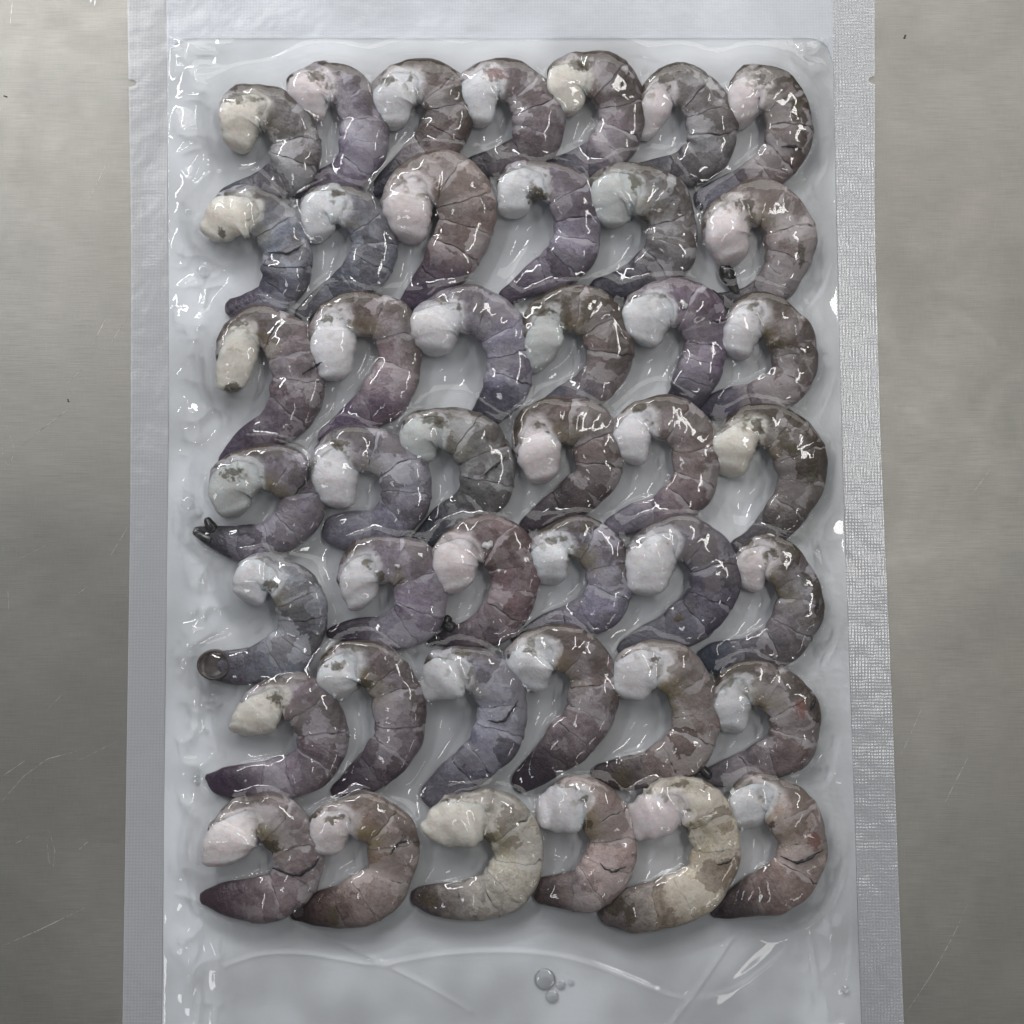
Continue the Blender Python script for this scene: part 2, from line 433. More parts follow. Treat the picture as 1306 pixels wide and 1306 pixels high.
# ------------------------------------------------------------------ shrimp
# (label, base rgb, tail rgb, flesh rgb, brown, yellow, [(x, y, half width) ... head to tail in photo pixels])
BLUE, SLATE, VIOLET, ROSE, BROWN, GREY, CREAM, PINK = ((128, 131, 138), (96, 95, 108), (129, 120, 131), (131, 119, 120),
                                                      (124, 111, 106), (136, 132, 130), (176, 168, 154), (178, 164, 160))
T_SLATE, T_DARK, T_VIO, T_BRN, T_GREY = (80, 79, 92), (62, 58, 66), (112, 98, 116), (84, 66, 62), (112, 114, 124)
F_W, F_B, F_C, F_P, F_G = (206, 204, 206), (203, 203, 205), (206, 202, 195), (205, 198, 199), (184, 186, 185)
SHRIMP = [
 # top row
 ('pale greenish grey shrimp with a cream head end, in the top left corner', GREY, T_GREY, F_C, .55, .3,
  [(303,180,17),(308,150,24),(335,138,26),(365,155,27),(378,190,28),(364,222,26),(330,236,18),(288,244,9),(276,250,4)]),
 ('lilac shrimp with a brown capped head end, second from left in the top row', VIOLET, T_VIO, F_P, .6, .1,
  [(395,142,17),(398,116,24),(418,108,24),(445,118,26),(462,150,27),(463,188,28),(444,220,23),(408,232,16),(375,243,7)]),
 ('taupe shrimp with dark brown back and white head end, third from left in top row', BROWN, T_SLATE, F_B, .9, .1,
  [(500,152,16),(502,126,24),(525,107,25),(556,112,28),(572,142,28),(563,174,27),(530,200,21),(497,226,15),(474,241,8)]),
 ('mauve shrimp with a reddish spot above its head end, middle of the top row', ROSE, T_DARK, F_B, .5, .1,
  [(608,148,18),(612,118,24),(632,103,24),(660,112,27),(682,138,29),(685,170,28),(668,196,24),(635,205,19),(600,213,14),(588,218,9)]),
 ('brownish violet shrimp touching the highest point of the top row, fifth from left', ROSE, T_SLATE, F_C, .8, .2,
  [(725,135,17),(722,108,22),(742,96,24),(772,103,27),(790,130,28),(790,166,28),(768,198,26),(733,207,17),(698,208,9)]),
 ('grey shrimp with a long pointed pink head end and slate tail, sixth in top row', GREY, T_DARK, F_P, .7, .1,
  [(826,172,8),(834,140,18),(843,115,22),(871,112,26),(895,130,28),(907,160,28),(902,195,27),(873,212,22),(838,210,11),(803,213,6)]),
 ('brown backed shrimp with blunt violet tail, at the top right corner of the bag', BROWN, (92, 86, 106), F_P, .9, .2,
  [(950,150,17),(951,122,22),(970,113,24),(996,132,27),(1005,163,27),(998,197,26),(968,222,21),(932,239,18),(898,252,14)]),
 # second row
 ('bluish grey shrimp with a lumpy cream head end, leftmost of the second row', BLUE, T_VIO, F_C, .25, .4,
  [(278,295,17),(296,278,26),(326,271,26),(352,291,27),(366,324,27),(362,358,26),(342,382,22),(313,390,17),(294,390,12)]),
 ('small blue grey shrimp with a dark brown tail, second from left in second row', BLUE, T_DARK, F_B, .4, .3,
  [(407,296,17),(407,268,22),(436,262,22),(463,277,25),(477,303,27),(473,335,27),(448,358,21),(415,375,15),(383,400,10)]),
 ('big light brown shrimp, the widest of the second row, third from left', (140, 124, 116), T_VIO, F_P, .35, .1,
  [(518,294,19),(520,268,28),(533,240,30),(568,232,33),(592,258,33),(591,296,32),(571,335,29),(541,367,21),(516,387,10)]),
 ('violet grey shrimp with a blue white head end, fourth from left in second row', VIOLET, T_VIO, F_B, .5, .2,
  [(656,265,16),(660,238,22),(688,232,22),(722,243,27),(734,276,27),(733,310,27),(716,337,25),(680,357,19),(645,378,13)]),
 ('greenish brown shrimp with a glassy round head end, fifth from left in second row', GREY, T_SLATE, F_G, .65, .55,
  [(778,275,20),(780,250,27),(806,243,29),(842,256,31),(857,288,30),(853,322,29),(828,345,24),(795,361,20),(762,367,13)]),
 ('pale brown ring shaped shrimp with a dark limb, rightmost of the second row', (142, 128, 122), T_DARK, F_P, .5, .4,
  [(931,325,19),(924,297,26),(942,268,25),(977,262,28),(1002,288,29),(1006,323,27),(993,356,24),(963,374,15),(930,380,10),(910,380,8)]),
 # third row
 ('brown violet shrimp with a yellowish tipped head end, leftmost of the third row', ROSE, T_VIO, F_C, .5, .5,
  [(297,490,10),(303,460,20),(310,430,23),(336,418,24),(368,438,29),(380,473,31),(376,510,31),(355,540,24),(315,562,17),(283,588,9)]),
 ('brown plated shrimp with a long lilac tail, second from left in third row', (134, 117, 116), (120, 104, 124), F_W, .75, .4,
  [(428,472,15),(424,440,25),(432,408,24),(462,402,25),(495,410,27),(510,440,27),(506,475,27),(487,508,27),(453,535,21),(415,557,14)]),
 ('pale lavender grey shrimp around a wide white gap, third from left in third row', (146, 141, 150), T_SLATE, F_W, .15, .15,
  [(553,440,15),(556,415,25),(580,397,26),(615,402,29),(642,425,29),(650,462,27),(643,498,25),(622,525,20),(600,540,10)]),
 ('dark brown plated shrimp with blue grey tail, fourth from left in third row', BROWN, (100, 100, 114), F_G, .85, .4,
  [(687,462,13),(690,435,22),(698,405,24),(725,396,27),(756,404,28),(774,430,27),(775,462,27),(756,492,24),(720,508,17),(680,530,9)]),
 ('pinkish violet shrimp with a painted glint on its back, fifth from left in third row', (138, 124, 136), T_DARK, F_B, .2, .15,
  [(820,425,18),(826,402,26),(848,388,27),(880,393,30),(897,417,29),(898,450,24),(888,480,25),(873,505,22),(858,515,14)]),
 ('brown shrimp with a ragged angular white head end, rightmost of the third row', BROWN, (108, 102, 118), F_W, .8, .5,
  [(940,445,14),(945,420,22),(962,400,22),(990,410,26),(1009,437,28),(1012,470,27),(997,494,23),(963,508,20),(925,515,19),(898,520,13)]),
 # fourth row
 ('violet shrimp with an almost black tail pointing left, leftmost of the fourth row', VIOLET, (58, 53, 60), F_G, .6, .6,
  [(298,645,20),(296,622,24),(325,600,26),(362,603,29),(386,630,29),(376,663,24),(345,686,20),(308,693,21),(275,685,16),(248,675,5)]),
 ('milky grey shrimp with a blunt violet tail end, second from left in fourth row', (148, 144, 150), (98, 90, 106), F_W, .3, .3,
  [(430,635,14),(427,605,25),(435,578,25),(463,575,26),(500,585,28),(517,613,28),(513,646,27),(487,670,22),(453,676,24),(424,676,18)]),
 ('olive grey shrimp with a slate black tail, third from left in fourth row', (122, 120, 116), (66, 68, 78), F_G, .5, .3,
  [(537,580,17),(537,557,22),(560,547,23),(593,557,30),(617,580,31),(620,613,31),(603,643,26),(570,663,20),(537,690,14)]),
 ('brown violet shrimp with a square white head end, fourth from left in fourth row', BROWN, (90, 80, 86), F_P, .6, .45,
  [(690,603,16),(685,573,25),(685,545,25),(715,538,27),(750,547,28),(762,577,27),(760,607,27),(737,630,24),(703,650,18),(668,672,9)]),
 ('light brown shrimp with a purple tail, fifth from left in fourth row', (140, 126, 122), (112, 98, 116), F_W, .6, .1,
  [(807,580,13),(807,553,22),(822,535,22),(857,537,27),(882,557,27),(887,590,27),(880,623,27),(850,650,22),(813,660,18),(780,672,13)]),
 ('dark brown spotted shrimp with a wide open curl, rightmost of the fourth row', (122, 112, 104), (96, 90, 92), F_C, 1.0, .35,
  [(930,593,14),(937,567,25),(957,545,24),(990,548,26),(1014,572,30),(1021,607,27),(1010,640,25),(990,667,22),(963,690,17),(940,697,10)]),
 # fifth row
 ('blue grey shrimp with a round open tail end, leftmost of the fifth row', (126, 128, 132), (112, 104, 112), F_B, .15, .35,
  [(320,757,18),(325,735,22),(352,735,22),(377,755,29),(385,783,29),(380,813,28),(358,837,26),(325,848,22),(293,850,21),(272,848,19)]),
 ('closely curled mauve shrimp with a round white head end, second from left in fifth row', (138, 128, 136), (92, 80, 96), F_W, .35, .5,
  [(460,763,16),(457,740,24),(468,717,25),(500,715,28),(528,727,30),(536,758,30),(527,790,28),(490,806,21),(450,805,16),(420,807,7)]),
 ('rosy brown shrimp with a pink head end, third from left in fifth row', (136, 116, 116), (94, 80, 88), F_P, .3, .1,
  [(580,743,16),(580,715,26),(598,693,25),(628,690,29),(652,712,30),(656,745,28),(645,778,27),(618,802,22),(588,812,16),(560,815,8)]),
 ('lavender shrimp with olive stained back, fourth from left in fifth row', (142, 136, 146), (108, 102, 112), F_B, .75, .6,
  [(703,733,15),(702,710,23),(713,690,22),(743,688,26),(768,708,27),(777,742,27),(763,777,25),(730,790,19),(695,798,13),(655,815,5)]),
 ('dark slate shrimp with a big ragged white head end, fifth from left in fifth row', (98, 92, 102), (70, 68, 80), F_W, .3, .1,
  [(822,745,14),(833,710,27),(850,688,24),(880,692,27),(905,713,28),(910,747,28),(893,780,28),(860,803,24),(823,815,16),(795,828,9)]),
 ('brown backed shrimp with a blunt blue grey tail, rightmost of the fifth row', (128, 120, 120), (92, 95, 108), F_P, .85, .5,
  [(957,743,15),(957,720,20),(977,708,22),(1003,728,26),(1018,757,27),(1013,790,27),(993,820,25),(953,834,20),(917,838,19),(900,842,14)]),
 # sixth row
 ('rosy grey shrimp with a pointed purple tail, leftmost of the sixth row', (140, 128, 132), (100, 82, 100), F_C, .45, .2,
  [(315,928,15),(333,907,23),(353,887,22),(380,890,27),(405,917,28),(410,947,28),(397,977,27),(355,993,23),(307,997,22),(277,997,15),(262,992,4)]),
 ('violet brown shrimp with a round white head end, second from left in sixth row', (130, 118, 120), (96, 84, 96), F_B, .6, .6,
  [(433,880,19),(432,860,24),(450,842,22),(480,850,27),(503,877,28),(510,910,28),(506,943,28),(480,977,25),(450,1000,18),(427,1010,9)]),
 ('blue tinged shrimp with a flared white head end, third from left in sixth row', (132, 130, 140), (88, 80, 92), F_B, .4, .35,
  [(535,878,9),(548,878,16),(567,862,27),(590,850,24),(615,858,27),(635,880,28),(640,915,27),(628,948,27),(602,975,25),(570,1002,22),(550,1015,17)]),
 ('brown shrimp with a glossy dark purple tail, fourth from left in sixth row', (130, 116, 114), (74, 60, 72), F_B, .6, .45,
  [(675,867,19),(677,843,25),(693,825,23),(727,830,28),(752,853,28),(755,887,28),(747,920,28),(720,950,26),(690,978,20),(663,1000,13)]),
 ('beige brown shrimp with a bright white head end, fifth from left in sixth row', (142, 128, 120), (92, 78, 78), F_W, .3, .7,
  [(800,877,18),(815,855,27),(837,843,24),(865,860,28),(883,890,27),(887,923,27),(873,957,27),(837,977,23),(797,987,21),(763,987,11)]),
 ('brown shrimp with a narrow white head end, rightmost of the sixth row', (136, 122, 118), (96, 82, 90), F_B, .75, .5,
  [(933,923,17),(930,895,22),(940,873,22),(972,872,26),(1003,893,28),(1014,923,28),(1003,955,27),(967,973,22),(930,987,17),(893,993,8)]),
 # bottom row
 ('greyish violet shrimp with a large white head end, leftmost of the bottom row', (144, 134, 136), (112, 92, 100), (212, 206, 206), .4, .7,
  [(290,1090,15),(300,1062,28),(320,1040,22),(350,1043,27),(372,1070,27),(380,1103,28),(363,1137,26),(327,1147,25),(287,1147,21),(260,1146,10)]),
 ('brown shrimp with a dark reddish tail, second from left in the bottom row', (140, 124, 116), (84, 62, 60), F_P, .4, .7,
  [(420,1077,18),(423,1055,23),(440,1042,22),(470,1043,27),(497,1063,28),(500,1097,28),(487,1130,28),(447,1153,27),(407,1160,21),(377,1163,13)]),
 ('cream shrimp with a dark brown tail, third from left in the bottom row', (184, 179, 168), (112, 98, 96), F_C, .15, .8,
  [(562,1062,13),(588,1047,27),(617,1035,27),(645,1050,28),(660,1080,28),(655,1113,28),(630,1140,28),(592,1148,23),(555,1148,19),(533,1145,12)]),
 ('pale pink shrimp with a rounded small tail, fourth from left in the bottom row', PINK, (132, 116, 112), F_W, .1, .6,
  [(697,1035,14),(723,1027,25),(745,1015,23),(770,1043,28),(780,1073,28),(773,1107,29),(747,1133,26),(717,1137,21),(693,1137,17)]),
 ('yellowish cream shrimp with a brown banded tail, fifth from left in the bottom row', (196, 188, 172), (128, 108, 96), F_P, .05, 1.0,
  [(813,1047,17),(837,1035,26),(863,1018,25),(897,1033,28),(910,1067,28),(910,1100,28),(893,1130,29),(853,1150,27),(810,1160,27),(777,1165,17)]),
 ('pinkish brown shrimp with a cracked shell and dark tail, at the bottom right corner', (160, 146, 140), (96, 82, 82), F_B, .5, .3,
  [(957,1043,20),(958,1020,24),(980,1013,22),(1003,1033,28),(1020,1063,28),(1020,1097,28),(1000,1127,28),(963,1143,25),(930,1157,16),(913,1163,9)]),
]
ROWS = [7, 6, 6, 6, 6, 6, 6]
FLOOR = 0.0006


def catmull(pts, n=150):
    pts = np.array(pts, float)
    p = np.vstack([2 * pts[0] - pts[1], pts, 2 * pts[-1] - pts[-2]])
    out = []
    for i in range(1, len(p) - 2):
        t = np.linspace(0, 1, 24, endpoint=False)[:, None]
        out.append(0.5 * (2 * p[i] + (p[i + 1] - p[i - 1]) * t + (2 * p[i - 1] - 5 * p[i] + 4 * p[i + 1] - p[i + 2]) * t ** 2
                          + (-p[i - 1] + 3 * p[i] - 3 * p[i + 1] + p[i + 2]) * t ** 3))
    out = np.vstack(out + [p[-2][None]])
    return out


class Body:
    """side-lying curled shrimp body: a swept, flattened section along a traced spine"""

    def __init__(self, pts, seed, row):
        rnd = random.Random(seed)
        self.rng = rnd
        fat = [1.15, 1.16, 1.06]
        P3 = [(*P(x, y, 0.004), r * KPX * (fat[i] if i < 3 else 1.03)) for i, (x, y, r) in enumerate(pts)]
        if pts[0][2] > 9.5:
            P3[0] = (P3[0][0], P3[0][1], max(P3[0][2], 0.76 * P3[1][2]))
        c = catmull(P3)
        xy, r = c[:, :2], np.maximum(c[:, 2], 0.0005)
        # round caps beyond both ends
        t0 = (xy[0] - xy[3]) / np.linalg.norm(xy[0] - xy[3])
        t1 = (xy[-1] - xy[-4]) / np.linalg.norm(xy[-1] - xy[-4])
        a = np.linspace(1, 0, 14, endpoint=False)
        xy = np.vstack([xy[0] + t0 * (a * r[0] * 0.62)[:, None], xy, xy[-1] + t1 * (a[::-1] * r[-1] * 0.8)[:, None]])
        r = np.r_[r[0] * np.maximum(1 - a ** 2.3, 0.0) ** 0.5, r, r[-1] * np.sqrt(np.maximum(1 - a[::-1] ** 2, 0.0))]
        d = np.r_[0, np.cumsum(np.hypot(*np.diff(xy, axis=0).T))]
        self.L = d[-1]
        s = d / self.L
        n = 400
        self.s = np.linspace(0, 1, n)
        X = np.c_[np.interp(self.s, s, xy[:, 0]), np.interp(self.s, s, xy[:, 1])]
        self.r = np.interp(self.s, s, r) * (1.06 - 0.10 * sstep(0.62, 1.0, self.s)) \
            * (1 + sum(rnd.uniform(0.01, 0.035) * np.sin(self.s * w0 + rnd.uniform(0, 6.28)) for w0 in (9, 17, 29)))
        # smooth the spine a little
        k = np.hanning(15); k /= k.sum()
        for ax in (0, 1):
            e = np.pad(X[:, ax], 7, mode='reflect', reflect_type='odd')
            X[:, ax] = np.convolve(e, k, 'valid')
        self.X = X
        T = np.gradient(X, axis=0)
        sp = np.linalg.norm(T, axis=1)
        T /= sp[:, None]
        k2 = np.hanning(31); k2 /= k2.sum()
        for ax in (0, 1):
            T[:, ax] = np.convolve(np.pad(T[:, ax], 15, mode='edge'), k2, 'valid')
        T /= np.linalg.norm(T, axis=1)[:, None]
        self.T = T
        self.N = np.c_[-T[:, 1], T[:, 0]]
        ang = np.unwrap(np.arctan2(T[:, 1], T[:, 0]))
        kap = -np.gradient(ang) / (self.L / (n - 1))       # >0 bending towards the belly side
        kap = np.convolve(np.pad(kap, 10, mode='edge'), np.ones(21) / 21, 'valid')
        lim = np.where(kap > 1, 0.93 / np.maximum(kap, 1), 1.0)
        self.ri = np.minimum(self.r, np.where(self.s < 0.30, 1.0, lim))
        self.ri = np.minimum(np.convolve(np.pad(self.ri, 8, mode='edge'), np.ones(17) / 17, 'valid'), self.r)
        # where the shell begins
        cum = np.r_[0, np.cumsum([math.hypot(P3[i + 1][0] - P3[i][0], P3[i + 1][1] - P3[i][1]) for i in range(len(P3) - 1)])]
        off = r[14] * 0.62
        base_i = 2 if pts[0][2] > 9 or len(pts) < 11 else 3
        self.blob = (off + cum[base_i] - 0.35 * (cum[base_i] - cum[base_i - 1]) * -0.4) / self.L
        self.front = (off + 0.8 * cum[base_i - 1]) / self.L
        self.lift = 0.0014 + 0.0006 * rnd.random()
        self.ph = np.array([[rnd.uniform(0, 6.28) for _ in range(3)] for _ in range(6)])
        self.obl, self.obl2 = rnd.uniform(-0.5, 0.35), rnd.uniform(-0.25, 0.25)
        fr = [0, .14, .28, .43, .57, .71, 1.0]
        b0 = self.blob
        self.cuts = [b0 + (1 - b0) * (x + (rnd.uniform(-.025, .025) if 0 < x < 1 else 0)) for x in fr]

    def pt(self, s, phi, off=0.0, lump=1.0):
        s, phi, off = np.broadcast_arrays(np.asarray(s, float), np.asarray(phi, float), np.asarray(off, float))
        sc = np.clip(s, 0, 1)
        I = lambda a: np.interp(sc, self.s, a)
        x, y, r, ri = I(self.X[:, 0]), I(self.X[:, 1]), I(self.r), I(self.ri)
        nx, ny = I(self.N[:, 0]), I(self.N[:, 1])
        c, sn = np.cos(phi), np.sin(phi)
        # segment bulges
        cuts = np.array(self.cuts)
        j = np.clip(np.searchsorted(cuts, sc) - 1, 0, len(cuts) - 2)
        u = np.clip((sc - cuts[j]) / (cuts[j + 1] - cuts[j]), 0, 1)
        bul = np.where(sc > cuts[0], 0.075 * np.sin(np.pi * u) ** 0.7 - 0.03, 0.0) * np.where(j == 5, 0.3, 1)
        # lumps
        f = np.array([300, 420, 640])
        w_ = np.zeros_like(sc)
        for k in range(6):
            fx = f[k % 3]
            w_ = w_ + np.sin((x + c * r * nx) * fx * (1 + .3 * math.sin(k)) + (y + c * r * ny) * fx * .8 * math.cos(k * 1.7)
                             + self.ph[k, 0]) * np.cos(sn * 2.2 + self.ph[k, 1]) / (1 + k % 3)
        amp = np.where(sc < self.blob, 0.14, 0.055) * lump
        rr = 1 + bul + amp * w_ / 2
        fl = np.where(sc < self.blob, 1.0, 0.25)
        rr = rr + 0.048 * fl * lump * np.sin(x * 1500 + 900 * y + self.ph[0, 2]) * np.sin(y * 1300 - 700 * x + c * 3 + self.ph[1, 2])
        side = np.where(c > 0, r, ri)
        hx = side * np.sign(c) * np.abs(c) ** 0.82 * rr
        top = 0.52 * r * np.abs(sn) ** 0.62 * rr
        bot = -0.52 * r * np.abs(sn) ** 0.7
        z = FLOOR + 0.52 * r + np.where(sn > 0, top, bot)
        z = z + self.lift * (1 - sstep(0.22, 0.55, sc)) * 1.0
        tx, ty = I(self.T[:, 0]), I(self.T[:, 1])
        sh = self.obl * r * c * (1 - sstep(0, 0.7 * self.blob, sc)) + self.obl2 * r * sn * (1 - sstep(0, 0.6 * self.blob, sc))
        x, y = x + tx * sh, y + ty * sh
        o = off * r
        return np.stack([x + nx * (hx + o * c), y + ny * (hx + o * c), z + o * np.maximum(sn, 0)], -1)


bodies = []
limb_pts = []
roots = []
idx = 0
LIMBS = {12: [[(923, 336, 8), (929, 350, 12), (936, 364, 9), (942, 374, 5)], [(903, 370, 8), (913, 382, 10), (918, 396, 6)]],
         19: [[(270, 690, 10), (258, 684, 8), (246, 676, 7)], [(274, 680, 9), (266, 668, 8), (262, 660, 6)]],
         27: [[(580, 803, 9), (568, 795, 10), (574, 786, 6)], [(562, 812, 7), (552, 818, 8), (546, 813, 5)]],
         36: [[(908, 992, 9), (897, 982, 7), (891, 976, 4)]]}

STAINS = [(0, 302, 128, 12, 6), (1, 404, 99, 12, 6), (2, 497, 106, 10, 5), (4, 738, 84, 13, 8), (5, 850, 100, 12, 6),
        (11, 815, 285, 12, 9), (12, 1022, 325, 4, 14), (14, 418, 408, 11, 5), (19, 298, 605, 13, 7), (21, 553, 535, 14, 6), (22, 735, 538, 8, 7),
        (24, 966, 545, 8, 10), (24, 1012, 575, 9, 7), (28, 745, 674, 6, 5), (28, 703, 690, 8, 5), (29, 866, 787, 6, 6), (30, 985, 706, 9, 5),
        (32, 428, 850, 10, 5), (32, 466, 872, 8, 6), (34, 674, 829, 6, 4), (35, 835, 843, 8, 5), (37, 345, 1078, 9, 8), (38, 420, 1045, 10, 4),
        (39, 625, 1068, 7, 6), (40, 750, 1052, 7, 5), (41, 872, 1060, 6, 5), (41, 870, 1000, 9, 5), (42, 985, 1050, 4, 4), (18, 990, 440, 8, 5),
        (15, 562, 384, 8, 4), (9, 508, 228, 8, 4), (26, 486, 735, 6, 6),
        (41, 804, 1170, 6, 16), (38, 424, 1170, 7, 12), (39, 548, 1148, 12, 10), (35, 795, 993, 10, 14), (41, 782, 1155, 16, 14), 
        (25, 345, 745, 9, 6), (31, 352, 890, 10, 6), (33, 590, 832, 9, 5), (10, 684, 250, 10, 12), (8, 430, 247, 10, 4), (13, 305, 414, 14, 5),
        (16, 722, 400, 6, 18), (16, 690, 398, 14, 6), (16, 748, 396, 7, 16), (24, 1000, 560, 8, 16), (24, 1035, 600, 8, 18), (6, 975, 100, 10, 12),
        (6, 1015, 140, 8, 16), (7, 283, 297, 5, 6), (13, 296, 494, 10, 8), (20, 432, 566, 12, 5), (23, 815, 520, 12, 6), (12, 950, 262, 12, 8)]
STAINS = [(i_, *P(x_, y_, 0.007), rx_ * KPX * 1.4, ry_ * KPX * 1.4) for i_, x_, y_, rx_, ry_ in STAINS]
REDS = [(3, *P(632, 97, 0.007), 20 * KPX, 10 * KPX), (36, *P(1020, 905, 0.007), 10 * KPX, 14 * KPX), (42, *P(1038, 1072, 0.007), 12 * KPX, 14 * KPX)]


def stain_mask(i, V, lst):
    m_ = np.zeros(V.shape[:-1])
    for i_, x_, y_, rx_, ry_ in lst:
        if i_ == i:
            d = np.sqrt(((V[..., 0] - x_) / rx_) ** 2 + ((V[..., 1] - y_) / ry_) ** 2)
            m_ = np.maximum(m_, np.clip(1.35 - d, 0, 1))
    return m_


for row, cnt in enumerate(ROWS):
    for c_ in range(cnt):
        label, base, tail, flesh, brown, yellow, pts = SHRIMP[idx]
        b = Body(pts, 100 + idx, row)
        bodies.append(b)
        cx, cy = b.X[:, 0].mean(), b.X[:, 1].mean()
        root = empty('shrimp', (cx, cy, FLOOR))
        roots.append(root)
        root['label'] = label
        root['category'] = 'shrimp'
        root['group'] = 'raw shrimp packed in rows in the bag'
        cool = lambda c: (c[0] * 0.94, c[1] * 0.98, min(c[2] * 1.06, 0.9), 1.0)
        args = (cool(lin(base, 1.42)) if row < 6 else lin(base, 1.6), cool(lin(tail, 0.62)), lin(flesh, 1.28), brown, yellow, idx * 0.173)
        mf = skin_material('shrimp_flesh', *args, 1.0, b.blob)
        ms = skin_material('shrimp_shell', *args, 0.0, b.blob)
        # continuous body
        ns, nph = 84, 30
        s = np.linspace(0, 1, ns)
        s = 0.5 - 0.5 * np.cos(np.pi * (s * 0.86 + 0.07)); s = (s - s[0]) / (s[-1] - s[0])
        ph = np.linspace(0, 2 * np.pi, nph, endpoint=False)
        S, PH = np.meshgrid(s, ph, indexing='ij')
        V = b.pt(S, PH, -0.02)
        ar = np.abs(((PH + np.pi) % (2 * np.pi)) - np.pi) / np.pi
        mesh_obj('flesh', V.reshape(-1, 3), grid_faces(ns, nph, True)[:, ::-1], mf, root,
                 {'along': S, 'around': ar, 'plate_u': np.full_like(S, 0.5), 'tone': np.full_like(S, 0.5),
                  'stain': stain_mask(idx, V, STAINS), 'red': stain_mask(idx, V, REDS)})
        # shell plates
        rnd = b.rng
        for k in range(6):
            s0, s1 = b.cuts[k], b.cuts[k + 1]
            last = k == 5
            tiltk = rnd.uniform(-0.05, 0.05)
            tone = rnd.uniform(0, 1)
            stepk = rnd.uniform(0.05, 0.85)
            nu, nv = (26 if last else 16), 34
            lo = R(-60) if not last else R(-75)
            hi = R(166) if not last else R(196)
            u = np.r_[np.linspace(0, 0.93, nu - 3), 0.965, 0.99, 1.0]
            vv = np.linspace(0, 1, nv)
            U, VV = np.meshgrid(u, vv, indexing='ij')
            # rounded lower lobe
            lobe = 0.0 if last else 0.26
            hi_u = hi - lobe * np.abs(2 * U - 0.95) ** 2.4
            PHI = lo + (hi_u - lo) * VV
            ar = np.clip(np.abs(PHI) / np.pi, 0, 1)
            jag = sum(np.sin(ar * f_ + rnd.uniform(0, 6.28)) * a_ for f_, a_ in ((7, .5), (17, .3), (39, .2)))
            front = np.full_like(ar, s0)
            if k == 0:
                front = b.front + (b.blob + 0.02 - b.front) * sstep(0.10, 0.58, ar) + 0.016 * jag
            else:
                front = front - 0.004
            rear = s1 + (0.022 + 0.010 * jag + tiltk * (ar - 0.4) if not last else -0.002)
            SS = front + (rear - front) * U
            offu = 0.012 + 0.085 * stepk * U ** 1.5 * (0.6 if last else 1.0)
            offu = np.where(U > 0.985, offu - 0.075 * stepk * (U - 0.985) / 0.015, offu)
            if k == 0:
                offu = offu + 0.03 * (1 - sstep(0, 0.25, U))
            offu = np.where(U < 1e-6, -0.03, offu)
            offu = np.where((VV > 0.999) | (VV < 0.001), -0.05, offu)
            V = b.pt(SS, PHI, offu)
            mesh_obj('tail_segment' if last else 'shell_plate', V.reshape(-1, 3), grid_faces(nu, nv)[:, ::-1], ms, root,
                     {'along': SS, 'around': ar, 'plate_u': U * (0.88 if last else 1.0), 'tone': np.full_like(U, tone), 'first': np.full_like(U, float(k == 0)),
                      'stain': stain_mask(idx, V, STAINS), 'red': stain_mask(idx, V, REDS)})
        for limb in LIMBS.get(idx, []):
            q = np.array([(*P(x, y, 0.004), r * KPX) for x, y, r in limb])
            cc = catmull(q)
            cc = cc[::3]
            m_ = len(cc)
            T = np.gradient(cc[:, :2], axis=0); T /= np.linalg.norm(T, axis=1)[:, None]
            N = np.c_[-T[:, 1], T[:, 0]]
            a = np.linspace(0, 2 * np.pi, 10, endpoint=False)
            V = np.zeros((m_ + 2, 10, 3))
            for i in range(m_ + 2):
                ii = min(max(i - 1, 0), m_ - 1)
                rr = cc[ii, 2] * (0.05 if i in (0, m_ + 1) else 1) * 0.8 * (1 + 0.08 * math.sin(i * 0.3 + idx)) * min(1, 0.45 + 0.2 * i, 0.45 + 0.2 * (m_ + 1 - i))
                V[i, :, 0] = cc[ii, 0] + N[ii, 0] * rr * np.cos(a)
                V[i, :, 1] = cc[ii, 1] + N[ii, 1] * rr * np.cos(a)
                V[i, :, 2] = 0.0026 + rr * 0.9 * np.sin(a)
            limb_pts.append(V)
            mesh_obj('limb', V.reshape(-1, 3), grid_faces(m_ + 2, 10, True)[:, ::-1], M_DARK, root)
        if idx == 25:
            a = np.linspace(0, 2 * np.pi, 24, endpoint=False)
            ox, oy = P(272, 848, 0.0055)
            V = np.array([[(ox + 20 * KPX * k * math.cos(t_), oy + 18 * KPX * k * math.sin(t_), hz * 1e-3) for t_ in a]
                          for k, hz in ((1.1, 3.5), (1.05, 5.2), (0.98, 5.5), (0.9, 5.2), (0.7, 4.8), (0.35, 4.6), (0.02, 4.6))])
            mesh_obj('tail_opening', V.reshape(-1, 3), grid_faces(7, 24, True)[:, ::-1], M_OPEN, root)
            bodies[-1].extra = V
        idx += 1

# ------------------------------------------------------------------ vacuum bag
bag = empty('vacuum_bag', (0, 0, 0.0002))
bag['label'] = 'clear vacuum bag with embossed silver seams holding seven rows of raw shrimp'
bag['category'] = 'bag'
YPX = np.linspace(-160, 1450, 240)
OUT_L = np.interp(YPX, [-160, 0, 300, 650, 1306, 1450], [160, 163, 168, 167, 157, 154])
INN_L = np.interp(YPX, [-160, 60, 500, 900, 1306, 1450], [208, 213, 216, 211, 207, 205])
INN_R = np.interp(YPX, [-160, 60, 300, 650, 900, 1306, 1450], [1060, 1062, 1067, 1076, 1085, 1098, 1102])
OUT_R = np.interp(YPX, [-160, 0, 300, 560, 900, 1306, 1450], [1114, 1115, 1115, 1122, 1137, 1152, 1158])
kk = np.hanning(31); kk /= kk.sum()
sm = lambda a: np.convolve(np.pad(a, 15, mode='reflect', reflect_type='odd'), kk, 'valid')
